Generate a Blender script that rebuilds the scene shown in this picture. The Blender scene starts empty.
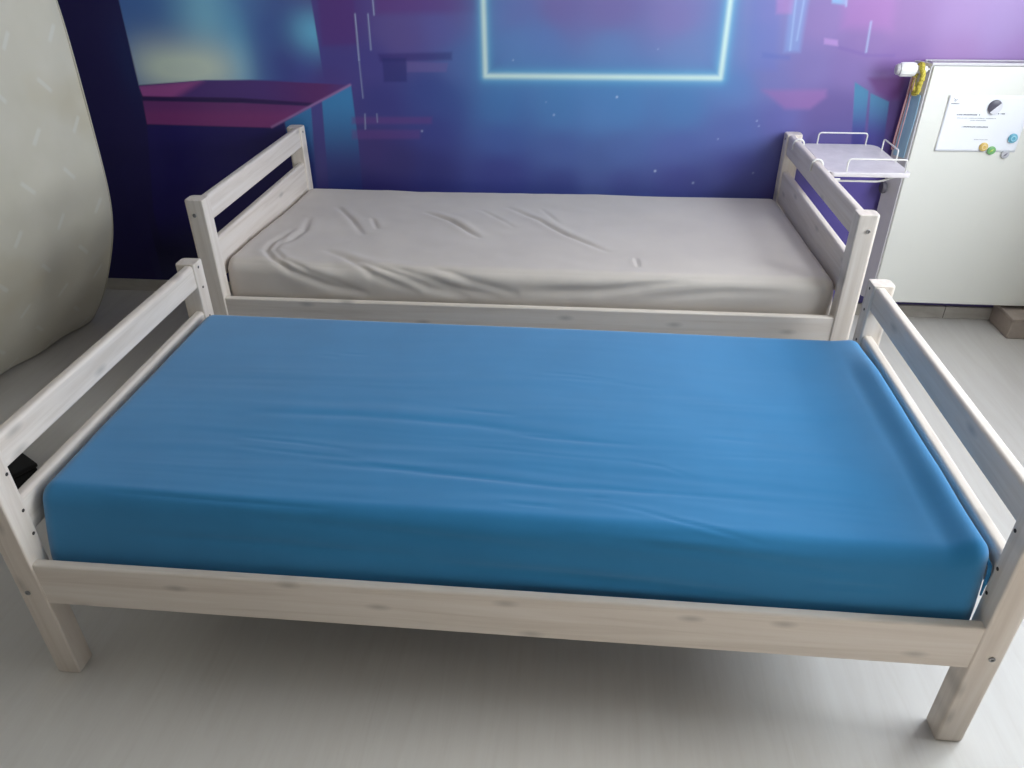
import bpy, bmesh, math, random
import numpy as np
from mathutils import Vector, Matrix

C = bpy.context.scene
COL = C.collection
PI = math.pi

# ------------------------------------------------------------------ camera
cam_d = bpy.data.cameras.new('camera')
cam = bpy.data.objects.new('camera', cam_d)
COL.objects.link(cam)
YAW, PITCH, ROLL, FPX = -0.09614935, 0.5550971, -0.00765494, 757.823
_f = Vector((math.sin(YAW)*math.cos(PITCH), math.cos(YAW)*math.cos(PITCH), -math.sin(PITCH)))
_r = Vector((math.cos(YAW), -math.sin(YAW), 0))
_u = _r.cross(_f)
_c, _s = math.cos(ROLL), math.sin(ROLL)
_r, _u = _c*_r + _s*_u, -_s*_r + _c*_u
cam.matrix_world = Matrix(((_r.x, _u.x, -_f.x, 1.219956), (_r.y, _u.y, -_f.y, -1.086723),
                           (_r.z, _u.z, -_f.z, 1.554841), (0, 0, 0, 1)))
cam_d.sensor_width = 36
cam_d.lens = FPX/1024*36
cam_d.clip_start = 0.02
C.camera = cam

# ------------------------------------------------------------------ world, daylight, exposure
wd = bpy.data.worlds.new('daylight')
C.world = wd
wd.use_nodes = True
bg = wd.node_tree.nodes['Background']
bg.inputs[0].default_value = (1.0, 0.93, 0.84, 1)
bg.inputs[1].default_value = 0.118

ld = bpy.data.lights.new('window_daylight', 'AREA')
ld.shape = 'RECTANGLE'
ld.size, ld.size_y = 1.6, 1.45
ld.energy = 79
ld.color = (0.87, 0.94, 1.0)
lo = bpy.data.objects.new('window_daylight', ld)
COL.objects.link(lo)
lo.location = (3.26, 0.66, 1.72)
lo.rotation_euler = Vector((-1, 0, 0)).to_track_quat('-Z', 'Y').to_euler()

# low sunshine through the balcony door nearer the camera, falling on the floor in front of the beds
sd = bpy.data.lights.new('door_sunshine', 'AREA')
sd.shape = 'RECTANGLE'
sd.size, sd.size_y = 1.0, 1.9
sd.energy = 30
sd.spread = math.radians(50)
sd.color = (1.0, 0.97, 0.92)
so = bpy.data.objects.new('door_sunshine', sd)
COL.objects.link(so)
so.location = (3.26, -1.15, 1.2)
so.rotation_euler = Vector((-.85, -0.04, -1.1)).to_track_quat('-Z', 'Y').to_euler()

C.view_settings.view_transform = 'Standard'
C.view_settings.look = 'None'
C.view_settings.gamma = 1
C.view_settings.use_curve_mapping = False
C.view_settings.exposure = 0.0


# ------------------------------------------------------------------ colour and node helpers
def lin(r, g, b):
    f = lambda c: c/12.92 if c <= 0.04045 else ((c+0.055)/1.055)**2.4
    return (f(r/255), f(g/255), f(b/255), 1)


class NT:
    def __init__(s, name):
        s.m = bpy.data.materials.new(name)
        s.m.use_nodes = True
        s.t = s.m.node_tree
        s.b = s.t.nodes['Principled BSDF']

    def n(s, kind, **kw):
        nd = s.t.nodes.new(kind)
        for k, v in kw.items():
            setattr(nd, k, v)
        return nd

    def l(s, a, b):
        s.t.links.new(a, b)

    def coord(s, scale=(1, 1, 1), kind='Object', rand=False):
        tc = s.n('ShaderNodeTexCoord')
        mp = s.n('ShaderNodeMapping')
        mp.inputs['Scale'].default_value = scale
        s.l(tc.outputs[kind], mp.inputs['Vector'])
        if rand:
            oi = s.n('ShaderNodeObjectInfo')
            mu = s.n('ShaderNodeMath', operation='MULTIPLY')
            mu.inputs[1].default_value = 7.0
            s.l(oi.outputs['Random'], mu.inputs[0])
            s.l(mu.outputs[0], mp.inputs['Location'])
        return mp.outputs[0]

    def noise(s, vec, scale, detail=3, rough=0.5, dist=0):
        nd = s.n('ShaderNodeTexNoise')
        nd.inputs['Scale'].default_value = scale
        nd.inputs['Detail'].default_value = detail
        nd.inputs['Roughness'].default_value = rough
        nd.inputs['Distortion'].default_value = dist
        s.l(vec, nd.inputs['Vector'])
        return nd.outputs['Fac']

    def ramp(s, fac, *stops):
        r = s.n('ShaderNodeValToRGB')
        el = r.color_ramp.elements
        el[0].position, el[0].color = stops[0]
        el[1].position, el[1].color = stops[-1]
        for p, c in stops[1:-1]:
            e = el.new(p)
            e.color = c
        s.l(fac, r.inputs[0])
        return r.outputs[0]

    def mix(s, fac, a, b, mode='MIX'):
        m = s.n('ShaderNodeMix', data_type='RGBA', blend_type=mode)
        for sock, v in ((m.inputs[0], fac), (m.inputs[6], a), (m.inputs[7], b)):
            if isinstance(v, (int, float)):
                sock.default_value = v
            elif isinstance(v, tuple):
                sock.default_value = v
            else:
                s.l(v, sock)
        return m.outputs[2]

    def math(s, op, a, b=0.0):
        m = s.n('ShaderNodeMath', operation=op)
        for sock, v in ((m.inputs[0], a), (m.inputs[1], b)):
            if isinstance(v, (int, float)):
                sock.default_value = v
            else:
                s.l(v, sock)
        return m.outputs[0]

    def bump(s, h, strength=0.2, dist=0.002):
        b = s.n('ShaderNodeBump')
        b.inputs['Strength'].default_value = strength
        b.inputs['Distance'].default_value = dist
        s.l(h, b.inputs['Height'])
        s.l(b.outputs[0], s.b.inputs['Normal'])

    def fin(s, col=None, rough=0.6, spec=0.5, metal=0.0, sheen=0.0):
        if col is not None:
            if isinstance(col, tuple):
                s.b.inputs['Base Color'].default_value = col
            else:
                s.l(col, s.b.inputs['Base Color'])
        s.b.inputs['Roughness'].default_value = rough
        s.b.inputs['Specular IOR Level'].default_value = spec
        s.b.inputs['Metallic'].default_value = metal
        s.b.inputs['Sheen Weight'].default_value = sheen
        return s.m


def plain(name, col, rough=0.5, spec=0.5, metal=0.0, var=0.06, scale=30):
    t = NT(name)
    n = t.noise(t.coord(), scale, 2)
    d = tuple(c*(1-var) for c in col[:3]) + (1,)
    b = tuple(min(1, c*(1+var)) for c in col[:3]) + (1,)
    return t.fin(t.ramp(n, (0.3, d), (0.7, b)), rough, spec, metal)


def wood(name, axis):
    """whitewashed pine with the grain along one axis, faint streaks and grey knots"""
    t = NT(name)
    sc = [34, 34, 34]
    sc[axis] = 1.6
    v = t.coord(tuple(sc), rand=True)
    g = t.noise(v, 1.0, 4, 0.6, 0.6)
    col = t.ramp(g, (0.28, lin(210, 198, 186)), (0.5, lin(226, 216, 206)), (0.72, lin(234, 226, 218)))
    # knots: oval spots spread over the face of the board
    sx = t.n('ShaderNodeSeparateXYZ')
    t.l(t.coord((1, 1, 1), rand=True), sx.inputs[0])
    cb = t.n('ShaderNodeCombineXYZ')
    across = (2, 2, 0)[axis]
    t.l(t.math('MULTIPLY', sx.outputs[axis], 3.6), cb.inputs[0])
    t.l(t.math('MULTIPLY', sx.outputs[across], 9.5), cb.inputs[1])
    vo = t.n('ShaderNodeTexVoronoi', voronoi_dimensions='2D')
    vo.inputs['Scale'].default_value = 1.0
    t.l(cb.outputs[0], vo.inputs['Vector'])
    k = t.ramp(vo.outputs['Distance'], (0.02, (1, 1, 1, 1)), (0.12, (0, 0, 0, 1)))
    col = t.mix(t.math('MULTIPLY', k, 0.42), col, lin(140, 134, 128))
    t.bump(g, 0.08, 0.001)
    return t.fin(col, 0.5, 0.4)


def fabric(name, c0, c1, weave=900, rough=0.85, sheen=0.2, spec=0.25):
    t = NT(name)
    v = t.coord()
    n = t.noise(v, 6, 3)
    f = t.noise(t.coord((weave, weave, weave)), 1.0, 1)
    col = t.ramp(n, (0.3, c0), (0.7, c1))
    t.bump(f, 0.06, 0.0006)
    return t.fin(col, rough, spec, 0, sheen)


# ------------------------------------------------------------------ object helpers
def finish(o, smooth=True, angle=38, wn=False):
    me = o.data
    if smooth:
        me.polygons.foreach_set('use_smooth', [True]*len(me.polygons))
        me.set_sharp_from_angle(angle=math.radians(angle))
    if wn:
        m = o.modifiers.new('normals', 'WEIGHTED_NORMAL')
        m.keep_sharp = True
    return o


def obj(name, bm, mat, parent=None, smooth=True, angle=38, wn=True, loc=None):
    me = bpy.data.meshes.new(name)
    bm.normal_update()
    bm.to_mesh(me)
    bm.free()
    o = bpy.data.objects.new(name, me)
    COL.objects.link(o)
    me.materials.append(mat)
    if parent is not None:
        o.parent = parent
    if loc is not None:
        o.location = loc
    return finish(o, smooth, angle, wn)


def obj_np(name, verts, faces, mat, parent=None, angle=60):
    me = bpy.data.meshes.new(name)
    me.from_pydata([tuple(map(float, v)) for v in verts], [], [tuple(map(int, f)) for f in faces])
    me.update()
    o = bpy.data.objects.new(name, me)
    COL.objects.link(o)
    me.materials.append(mat)
    if parent is not None:
        o.parent = parent
    return finish(o, True, angle, False)


def thing(name, label, cat, loc=(0, 0, 0), rz=0, group=None):
    o = bpy.data.objects.new(name, None)
    COL.objects.link(o)
    o.location = loc
    o.rotation_euler = (0, 0, rz)
    o.empty_display_size = 0.05
    return tag(o, label, cat, group)


def tag(o, label, cat, group=None):
    o['label'] = label
    o['category'] = cat
    if group:
        o['group'] = group
    return o


def struct(o):
    o['kind'] = 'structure'
    return o


def box(bm, x0, x1, y0, y1, z0, z1, r=0.0, seg=3):
    ret = bmesh.ops.create_cube(bm, size=1.0)
    vs = ret['verts']
    for v in vs:
        v.co = Vector((x0 if v.co.x < 0 else x1, y0 if v.co.y < 0 else y1, z0 if v.co.z < 0 else z1))
    if r > 0:
        es = list({e for v in vs for e in v.link_edges})
        bmesh.ops.bevel(bm, geom=es, offset=r, segments=seg, profile=0.5, affect='EDGES')
    return bm


def prism(bm, poly, z0, z1, bev=0.0):
    """vertical prism over a polygon with softened top and bottom edges"""
    cx = sum(p[0] for p in poly)/len(poly)
    cy = sum(p[1] for p in poly)/len(poly)
    w = max(abs(p[0]-cx) for p in poly)

    def ring(z, k):
        return [bm.verts.new((cx+(p[0]-cx)*k, cy+(p[1]-cy)*k, z)) for p in poly]
    if bev > 0:
        k = 1-bev/w
        k2 = 1-0.3*bev/w
        rs = [ring(z0, k), ring(z0+bev*.3, k2), ring(z0+bev, 1), ring(z1-bev, 1), ring(z1-bev*.3, k2), ring(z1, k)]
    else:
        rs = [ring(z0, 1), ring(z1, 1)]
    n = len(poly)
    for a, b in zip(rs, rs[1:]):
        for i in range(n):
            bm.faces.new((a[i], a[(i+1) % n], b[(i+1) % n], b[i]))
    bm.faces.new(rs[-1])
    bm.faces.new(list(reversed(rs[0])))
    return bm


def rrect(x0, x1, y0, y1, radii, seg=5):
    """rounded rectangle; radii for the corners (x1,y1) (x0,y1) (x0,y0) (x1,y0)"""
    pts = []
    cs = ((x1, y1, 0), (x0, y1, 1), (x0, y0, 2), (x1, y0, 3))
    for (cx, cy, k), r in zip(cs, radii):
        sx = 1 if k in (0, 3) else -1
        sy = 1 if k in (0, 1) else -1
        for i in range(seg+1):
            a = PI/2*k + PI/2*i/seg
            pts.append((cx-sx*r+r*math.cos(a), cy-sy*r+r*math.sin(a)))
    return pts


def tube(bm, pts, r, n=8, closed=False, rad=None):
    pts = [Vector(p) for p in pts]
    rings = []
    N = len(pts)
    prev = None
    for i, p in enumerate(pts):
        a = pts[(i-1) % N] if (closed or i > 0) else p
        b = pts[(i+1) % N] if (closed or i < N-1) else p
        t = (b-a).normalized()
        if prev is None:
            ref = Vector((0, 0, 1)) if abs(t.z) < 0.9 else Vector((1, 0, 0))
            u = t.cross(ref).normalized()
        else:
            u = (prev - t*prev.dot(t)).normalized()
        prev = u
        w = t.cross(u)
        rr = rad[i] if rad else r
        rings.append([bm.verts.new(p + rr*(math.cos(2*PI*k/n)*u + math.sin(2*PI*k/n)*w)) for k in range(n)])
    m = N if closed else N-1
    for i in range(m):
        A, B = rings[i], rings[(i+1) % N]
        for k in range(n):
            bm.faces.new((A[k], A[(k+1) % n], B[(k+1) % n], B[k]))
    if not closed:
        bm.faces.new(list(reversed(rings[0])))
        bm.faces.new(rings[-1])
    return bm


def round_path(pts, r, seg=5):
    """polyline with its inner corners rounded"""
    pts = [Vector(p) for p in pts]
    out = [pts[0]]
    for a, b, c in zip(pts, pts[1:], pts[2:]):
        d1, d2 = (a-b), (c-b)
        q = min(r, d1.length*.45, d2.length*.45)
        p0, p1 = b+d1.normalized()*q, b+d2.normalized()*q
        for i in range(seg+1):
            t = i/seg
            out.append((1-t)**2*p0 + 2*t*(1-t)*b + t*t*p1)
    out.append(pts[-1])
    return out


def lathe(bm, prof, axis='z', n=24, loc=(0, 0, 0)):
    """revolve (radius, height) pairs about an axis through loc"""
    L = Vector(loc)
    rings = []
    for r, h in prof:
        ring = []
        for k in range(n):
            a = 2*PI*k/n
            c, s = r*math.cos(a), r*math.sin(a)
            v = {'z': (c, s, h), 'y': (s, h, c), 'x': (h, c, s)}[axis]
            ring.append(bm.verts.new(L+Vector(v)))
        rings.append(ring)
    for A, B in zip(rings, rings[1:]):
        for k in range(n):
            bm.faces.new((A[k], A[(k+1) % n], B[(k+1) % n], B[k]))
    bm.faces.new(list(reversed(rings[0])))
    bm.faces.new(rings[-1])
    bmesh.ops.recalc_face_normals(bm, faces=bm.faces)
    return bm


def B_():
    return bmesh.new()


# ------------------------------------------------------------------ materials
WX, WY, WZ = wood('pine_grain_lengthwise', 0), wood('pine_grain_across', 1), wood('pine_grain_upright', 2)
M_dark = plain('dark_hole', lin(58, 52, 50), 0.8)
M_steel = plain('steel_bolt', lin(150, 150, 150), 0.35, 0.5, 0.9)
M_wire = plain('white_lacquered_wire', lin(232, 230, 226), 0.35)
M_tray = plain('white_lacquered_board', lin(218, 212, 216), 0.4)
M_cream = plain('cream_radiator_lacquer', lin(240, 241, 236), 0.35, var=0.01)
M_radside = plain('grey_radiator_side', lin(216, 214, 218), 0.45, var=0.02)
M_white_pl = plain('white_plastic', lin(240, 240, 238), 0.35, var=0.01)
M_grey_pl = plain('grey_plastic', lin(196, 194, 196), 0.5)
M_rubber = plain('dark_grey_rubber', lin(88, 84, 92), 0.7)
M_black = plain('black_fabric', lin(34, 32, 33), 0.9)
M_brown = plain('brown_board', lin(168, 155, 145), 0.7)
M_skirt = None


def floor_mat():
    t = NT('pale_vinyl_floor')
    v = t.coord((26, 2.2, 1))
    a = t.noise(v, 1.0, 5, 0.65, 1.2)
    b = t.noise(t.coord((3, 1.2, 1)), 1.0, 3, 0.5, 0.5)
    c1 = t.ramp(a, (0.30, lin(207, 202, 196)), (0.5, lin(213, 209, 204)), (0.7, lin(217, 214, 209)))
    col = t.mix(t.math('MULTIPLY', b, 0.45), c1, lin(212, 209, 205))
    t.bump(a, 0.05, 0.001)
    return t.fin(col, 0.38, 0.45)


def skirt_mat():
    t = NT('grey_tile_skirting')
    n = t.noise(t.coord((4, 4, 12)), 3, 4)
    col = t.ramp(n, (0.3, lin(186, 180, 172)), (0.7, lin(205, 200, 193)))
    tc = t.n('ShaderNodeTexCoord')
    sp = t.n('ShaderNodeSeparateXYZ')
    t.l(tc.outputs['Object'], sp.inputs[0])
    fr = t.math('FRACT', t.math('DIVIDE', t.math('ADD', sp.outputs[0], 2.1-0.152), 0.6))
    j = t.math('LESS_THAN', fr, 0.007)
    col = t.mix(j, col, lin(120, 116, 112))
    return t.fin(col, 0.35, 0.5)


M_floor = floor_mat()
M_skirt = skirt_mat()
M_wall = plain('white_wall_paint', lin(206, 204, 196), 0.85, var=0.02, scale=8)
M_blue = fabric('blue_cotton', lin(38, 126, 180), lin(42, 131, 186), sheen=0.45)
M_beige = fabric('greige_cotton', lin(209, 200, 192), lin(215, 206, 197), sheen=0.15)

# ------------------------------------------------------------------ room shell
X0, X1, Y0, Y1, ZC = -1.3, 3.21, -2.4, 2.14, 2.5
f = obj('floor', box(B_(), X0, X1, Y0, Y1, -0.1, 0), M_floor, None, False, wn=False)
struct(f)
struct(obj('ceiling', box(B_(), X0, X1, Y0, Y1, ZC, ZC+0.1), M_wall, None, False, wn=False))
struct(obj('wall_left', box(B_(), X0-0.1, X0, Y0, Y1+.1, 0, ZC), M_wall, None, False, wn=False))
WY0, WY1, WZ0, WZ1 = -0.17, 1.49, 0.96, 2.48
bm = B_()
DY0, DY1, DZ1 = -1.72, -0.60, 2.22
box(bm, X1, X1+0.1, Y0, DY0, 0, ZC)
box(bm, X1, X1+0.1, DY0, DY1, DZ1, ZC)
box(bm, X1, X1+0.1, DY1, WY0, 0, ZC)
box(bm, X1, X1+0.1, WY1, Y1+.1, 0, ZC)
box(bm, X1, X1+0.1, WY0, WY1, 0, WZ0)
box(bm, X1, X1+0.1, WY0, WY1, WZ1, ZC)
struct(obj('wall_right', bm, M_wall, None, False, wn=False))
bm = B_()
for a, b, c, d in ((WY0, WY1, WZ0, WZ0+.05), (WY0, WY1, WZ1-.05, WZ1), (WY0, WY0+.05, WZ0, WZ1), (WY1-.05, WY1, WZ0, WZ1),
                   (.63, .69, WZ0, WZ1)):
    box(bm, X1+.01, X1+.05, a, b, c, d, .004)
struct(obj('window_1', bm, M_white_pl))
bm = B_()
for a, b, c, d in ((DY0, DY1, 0.0, .08), (DY0, DY1, DZ1-.06, DZ1), (DY0, DY0+.06, 0, DZ1), (DY1-.06, DY1, 0, DZ1)):
    box(bm, X1+.01, X1+.05, a, b, c, d, .004)
struct(obj('door_1', bm, M_white_pl))


# -------- the printed mural: its own artwork plus the radiator's painted shadow, laid out in wall metres (x along the wall, z up)
def srgb(c):
    c = np.asarray(c, float)/255
    return np.where(c <= .04045, c/12.92, ((c+.055)/1.055)**2.4)


def smooth(e0, e1, x):
    t = np.clip((x-e0)/(e1-e0), 0, 1)
    return t*t*(3-2*t)


def seg_d(X, Z, a, b):
    ax, az = a
    dx, dz = b[0]-ax, b[1]-az
    t = np.clip(((X-ax)*dx+(Z-az)*dz)/(dx*dx+dz*dz), 0, 1)
    return np.hypot(X-ax-t*dx, Z-az-t*dz)


def poly_mask(X, Z, pts, soft=0.004):
    """soft mask of a convex or simple polygon"""
    inside = np.zeros(X.shape, bool)
    d = np.full(X.shape, 9.0)
    n = len(pts)
    for i in range(n):
        (xa, za), (xb, zb) = pts[i], pts[(i+1) % n]
        c = ((za > Z) != (zb > Z)) & (X < (xb-xa)*(Z-za)/((zb-za) or 1e-9)+xa)
        inside ^= c
        d = np.minimum(d, seg_d(X, Z, pts[i], pts[(i+1) % n]))
    sd = np.where(inside, d, -d)
    return smooth(-soft, soft, sd)


def lerp(col, c, m):
    return col*(1-m[..., None]) + srgb(c)*m[..., None]


def mural(X, Z):
    ctrl = [((-1.148, 1.085), (30, 26, 73)),
            ((-0.876, 0.676), (26, 22, 67)),
            ((-0.751, 0.452), (24, 20, 61)),
            ((-0.231, 0.688), (28, 24, 75)),
            ((-0.055, 1.166), (73, 90, 169)),
            ((-0.015, 1.035), (74, 82, 161)),
            ((-0.124, 1.238), (87, 120, 180)),
            ((0.072, 1.055), (79, 86, 170)),
            ((0.197, 1.056), (82, 74, 154)),
            ((0.169, 0.999), (85, 70, 148)),
            ((0.242, 1.239), (94, 71, 149)),
            ((0.342, 1.057), (81, 76, 156)),
            ((0.366, 0.883), (67, 67, 144)),
            ((0.325, 0.698), (66, 55, 126)),
            ((0.287, 0.545), (53, 49, 118)),
            ((0.473, 1.150), (105, 92, 164)),
            ((0.635, 1.169), (105, 99, 173)),
            ((0.579, 0.925), (68, 81, 157)),
            ((0.570, 0.785), (64, 71, 149)),
            ((0.560, 0.616), (54, 57, 131)),
            ((0.710, 1.060), (92, 111, 180)),
            ((0.717, 1.240), (112, 91, 162)),
            ((0.912, 1.223), (116, 125, 191)),
            ((1.105, 1.241), (127, 117, 181)),
            ((1.029, 1.135), (106, 134, 198)),
            ((1.295, 1.242), (132, 119, 183)),
            ((1.303, 1.119), (114, 140, 199)),
            ((1.560, 1.225), (141, 132, 194)),
            ((1.611, 1.103), (126, 143, 200)),
            ((0.868, 0.870), (77, 121, 185)),
            ((0.866, 0.748), (74, 99, 172)),
            ((0.864, 0.601), (66, 74, 150)),
            ((1.114, 0.873), (82, 129, 190)),
            ((1.119, 0.711), (79, 102, 170)),
            ((1.123, 0.563), (67, 78, 150)),
            ((1.358, 0.876), (88, 135, 195)),
            ((1.369, 0.716), (86, 111, 176)),
            ((1.379, 0.568), (77, 87, 159)),
            ((1.598, 0.879), (89, 130, 190)),
            ((1.615, 0.720), (90, 106, 175)),
            ((1.628, 0.595), (80, 86, 161)),
            ((1.823, 0.958), (105, 130, 192)),
            ((1.846, 0.804), (96, 109, 177)),
            ((1.867, 0.663), (87, 92, 168)),
            ((1.871, 1.140), (134, 133, 195)),
            ((1.932, 0.996), (124, 121, 185)),
            ((1.977, 0.845), (105, 105, 175)),
            ((1.872, 1.243), (143, 135, 196)),
            ((2.077, 1.034), (130, 117, 179)),
            ((2.079, 1.210), (147, 123, 184)),
            ((2.183, 0.887), (107, 91, 155)),
            ((2.199, 0.810), (93, 86, 151)),
            ((2.277, 1.142), (140, 112, 174)),
            ((2.227, 1.035), (130, 110, 173)),
            ((2.368, 1.211), (154, 118, 178)),
            ((2.399, 1.090), (137, 105, 171)),
            ((2.582, 1.211), (162, 130, 189)),
            ((2.757, 1.212), (162, 134, 194)),
            ((2.612, 1.109), (159, 122, 182)),
            ((2.808, 1.110), (158, 123, 186)),
            ((2.416, 0.871), (88, 62, 130)),  # this point and the next carry the radiator's shadow in their darker colour
            ((2.489, 0.735), (81, 63, 134)),
            ((2.321, 0.610), (90, 78, 153)),
            ((2.136, 0.521), (81, 71, 148)),
            ((1.245, 1.472), (131, 108, 176)),
            ((0.118, 1.477), (90, 98, 162)),
            ((2.303, 1.468), (160, 123, 181)),
            ((-0.838, 1.481), (30, 26, 69)),
            ((-0.056, 1.162), (74, 97, 170)),
            ((0.224, 1.164), (91, 72, 150)),
            ((0.475, 1.165), (108, 93, 163)),
            ((0.620, 0.902), (67, 85, 158)),
            ((0.431, 0.652), (59, 55, 124)),
            ((0.951, 1.131), (105, 140, 201)),
            ((1.277, 0.871), (91, 136, 197)),
            ((1.288, 0.669), (81, 104, 168)),
            ((1.294, 0.562), (85, 101, 169)),
            ((1.871, 1.136), (125, 133, 194)),
            ((1.846, 0.800), (96, 111, 179)),
            ((2.192, 0.845), (99, 87, 150)),
            ((2.376, 1.207), (150, 116, 176)),
            ((2.741, 1.175), (160, 132, 192)),
            ((1.295, 1.242), (129, 122, 184)),
            ((0.864, 0.601), (66, 73, 150))]
    num = np.zeros(X.shape+(3,))
    den = np.zeros(X.shape)
    for (x, z), c in ctrl:
        w = 1.0/(((X-x)**2+1.3*(Z-z)**2)+0.004)**2
        num += w[..., None]*srgb(c)
        den += w
    col = num/den[..., None]
    # left block: dark pillar, glowing pane, magenta ledges
    def P(*a, soft=.004):
        return poly_mask(X, Z, a, soft)
    pane = P((-0.659, 1.344), (-0.665, 0.951), (-0.370, 0.974), (-0.175, 0.976), (0.039, 0.978), (0.136, 1.343), soft=.003)
    g = np.exp(-(np.abs((X-(-0.452, 1.028)[0])/.235)**3+((Z-(-0.454, 1.020)[1])/.105)**2))
    g2 = np.exp(-(((X-(-0.314, 1.220)[0])/.13)**2+((Z-(-0.314, 1.220)[1])/.22)**2))
    g3 = np.exp(-(((X-(-0.211, 1.053)[0])/.07)**2+((Z-(-0.211, 1.053)[1])/.16)**2))
    fade = 1-smooth((-0.229, 1.091)[0], (0.024, 1.092)[0], X)
    pc = np.broadcast_to(srgb((84, 128, 200)), col.shape).copy()
    pc = lerp(pc, (142, 212, 244), np.clip(g2*.9, 0, 1))
    pc = lerp(pc, (110, 192, 238), np.clip(g3*.9, 0, 1))
    pc = lerp(pc, (232, 248, 236), np.clip(g*1.1, 0, 1))
    m = pane*fade
    col = col*(1-m[..., None])+pc*m[..., None]
    led = P((-0.666, 0.947), (-0.401, 0.970), (-0.175, 0.976), (0.164, 0.964), (0.256, 0.961), (0.080, 0.884), (-0.660, 0.903))
    lc = np.broadcast_to(srgb((92, 62, 140)), col.shape).copy()
    lc = lerp(lc, (178, 92, 170), P((-0.678, 0.951), (-0.378, 0.974), (-0.534, 0.892), (-0.677, 0.891), soft=.02))
    lc = lerp(lc, (104, 52, 122), smooth((-0.161, 0.937)[0], (0.118, 0.940)[0], X))
    m = led*(1-smooth((0.127, 0.940)[0], (0.245, 0.941)[0], X)*.6)
    col = col*(1-m[..., None])+lc*m[..., None]
    m = P((-0.663, 0.907), (-0.233, 0.904), (0.080, 0.888), (0.061, 0.871), (-0.237, 0.884), (-0.665, 0.887))
    col = lerp(col, (52, 30, 90), m*.9)
    led2 = P((-0.665, 0.887), (-0.237, 0.884), (0.061, 0.875), (-0.115, 0.783), (-0.673, 0.791))
    lc = np.broadcast_to(srgb((114, 60, 132)), col.shape).copy()
    lc = lerp(lc, (146, 64, 134), np.clip(.35+1.2*smooth((-0.371, 0.874)[1], (-0.389, 0.791)[1], Z), 0, 1)*.8)
    col = col*(1-led2[..., None])+lc*led2[..., None]
    under = P((-0.669, 0.787), (-0.115, 0.783), (-0.058, 0.809), (-0.006, 0.400), (-0.868, 0.378), (-0.855, 0.588), soft=.006)
    col = lerp(col, (38, 30, 110), under*.9)
    pil = P((-0.884, 1.344), (-0.659, 1.344), (-0.674, 0.787), (-0.836, -0.055), (-1.365, -0.075), soft=.003)
    col = lerp(col, (37, 31, 90), pil*.95)
    col = lerp(col, (30, 52, 112), pil*.55*np.exp(-((X-(-0.685, 1.049)[0])/.06)**2-((Z-(-0.687, 1.042)[1])/.16)**2))
    # blue faces below the slanted edge
    for a in (((-0.054, 0.809), (0.069, 0.871), (0.042, 0.471), (-0.051, 0.469)), ((0.120, 0.896), (0.252, 0.961), (0.256, 0.738), (0.250, 0.453), (0.094, 0.449))):
        m = P(*a)
        t = smooth((0.114, 0.598)[1], (0.161, 0.940)[1], Z)
        fc = srgb((48, 58, 126))*(1-t[..., None])+srgb((66, 146, 206))*t[..., None]
        m = m*.95
        col = col*(1-m[..., None])+fc*m[..., None]
    d = seg_d(X, Z, (-0.115, 0.787), (0.248, 0.961))
    col = lerp(col, (176, 130, 190), np.exp(-(d/.005)**2)*.8)
    # small cyan glow with a hard right edge
    hard = 1-smooth(-.003, .003, X-((0.134, 1.167)[0]+((0.134, 1.167)[1]-Z)*.035))
    gl = np.exp(-(((X-(0.125, 1.160)[0])/.10)**2+((Z-(0.125, 1.160)[1])/.085)**2))*hard
    col = lerp(col, (114, 192, 232), np.clip(gl*1.0, 0, 1))
    # violet block, stripes and thin lines right of it
    col = lerp(col, (98, 58, 138), P((0.160, 1.343), (0.302, 1.343), (0.299, 1.116), (0.150, 1.108), soft=.012)*.7)
    col = lerp(col, (112, 62, 140), P((0.381, 1.343), (0.791, 1.343), (0.788, 1.233), (0.384, 1.225), soft=.02)*.6)
    col = lerp(col, (58, 46, 124), P((0.377, 1.080), (0.679, 1.089), (0.677, 1.060), (0.383, 1.050), soft=.008)*.6)
    col = lerp(col, (46, 48, 122), P((0.392, 1.065), (0.491, 1.066), (0.487, 0.975), (0.392, 0.974), soft=.006)*.6)
    col = lerp(col, (118, 104, 172), P((0.494, 1.051), (0.661, 1.048), (0.651, 1.014), (0.491, 1.013), soft=.006)*.7)
    col = lerp(col, (112, 70, 146), P((0.241, 0.833), (0.582, 0.838), (0.580, 0.810), (0.237, 0.805), soft=.008)*.55)
    col = lerp(col, (112, 70, 146), P((0.234, 0.780), (0.528, 0.784), (0.525, 0.747), (0.230, 0.742), soft=.008)*.45)
    for a, b, k in (((0.300, 1.225), (0.297, 1.057), .9), ((0.297, 1.057), (0.297, 0.910), .5), ((0.352, 1.225), (0.350, 1.095), .75), ((0.377, 1.309), (0.376, 1.222), .85),
                    ((0.298, 0.846), (0.293, 0.785), .55), ((0.349, 0.847), (0.348, 0.814), .45)):
        col = lerp(col, (190, 205, 235), np.exp(-(seg_d(X, Z, a, b)/.0028)**2)*k*.9)
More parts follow.
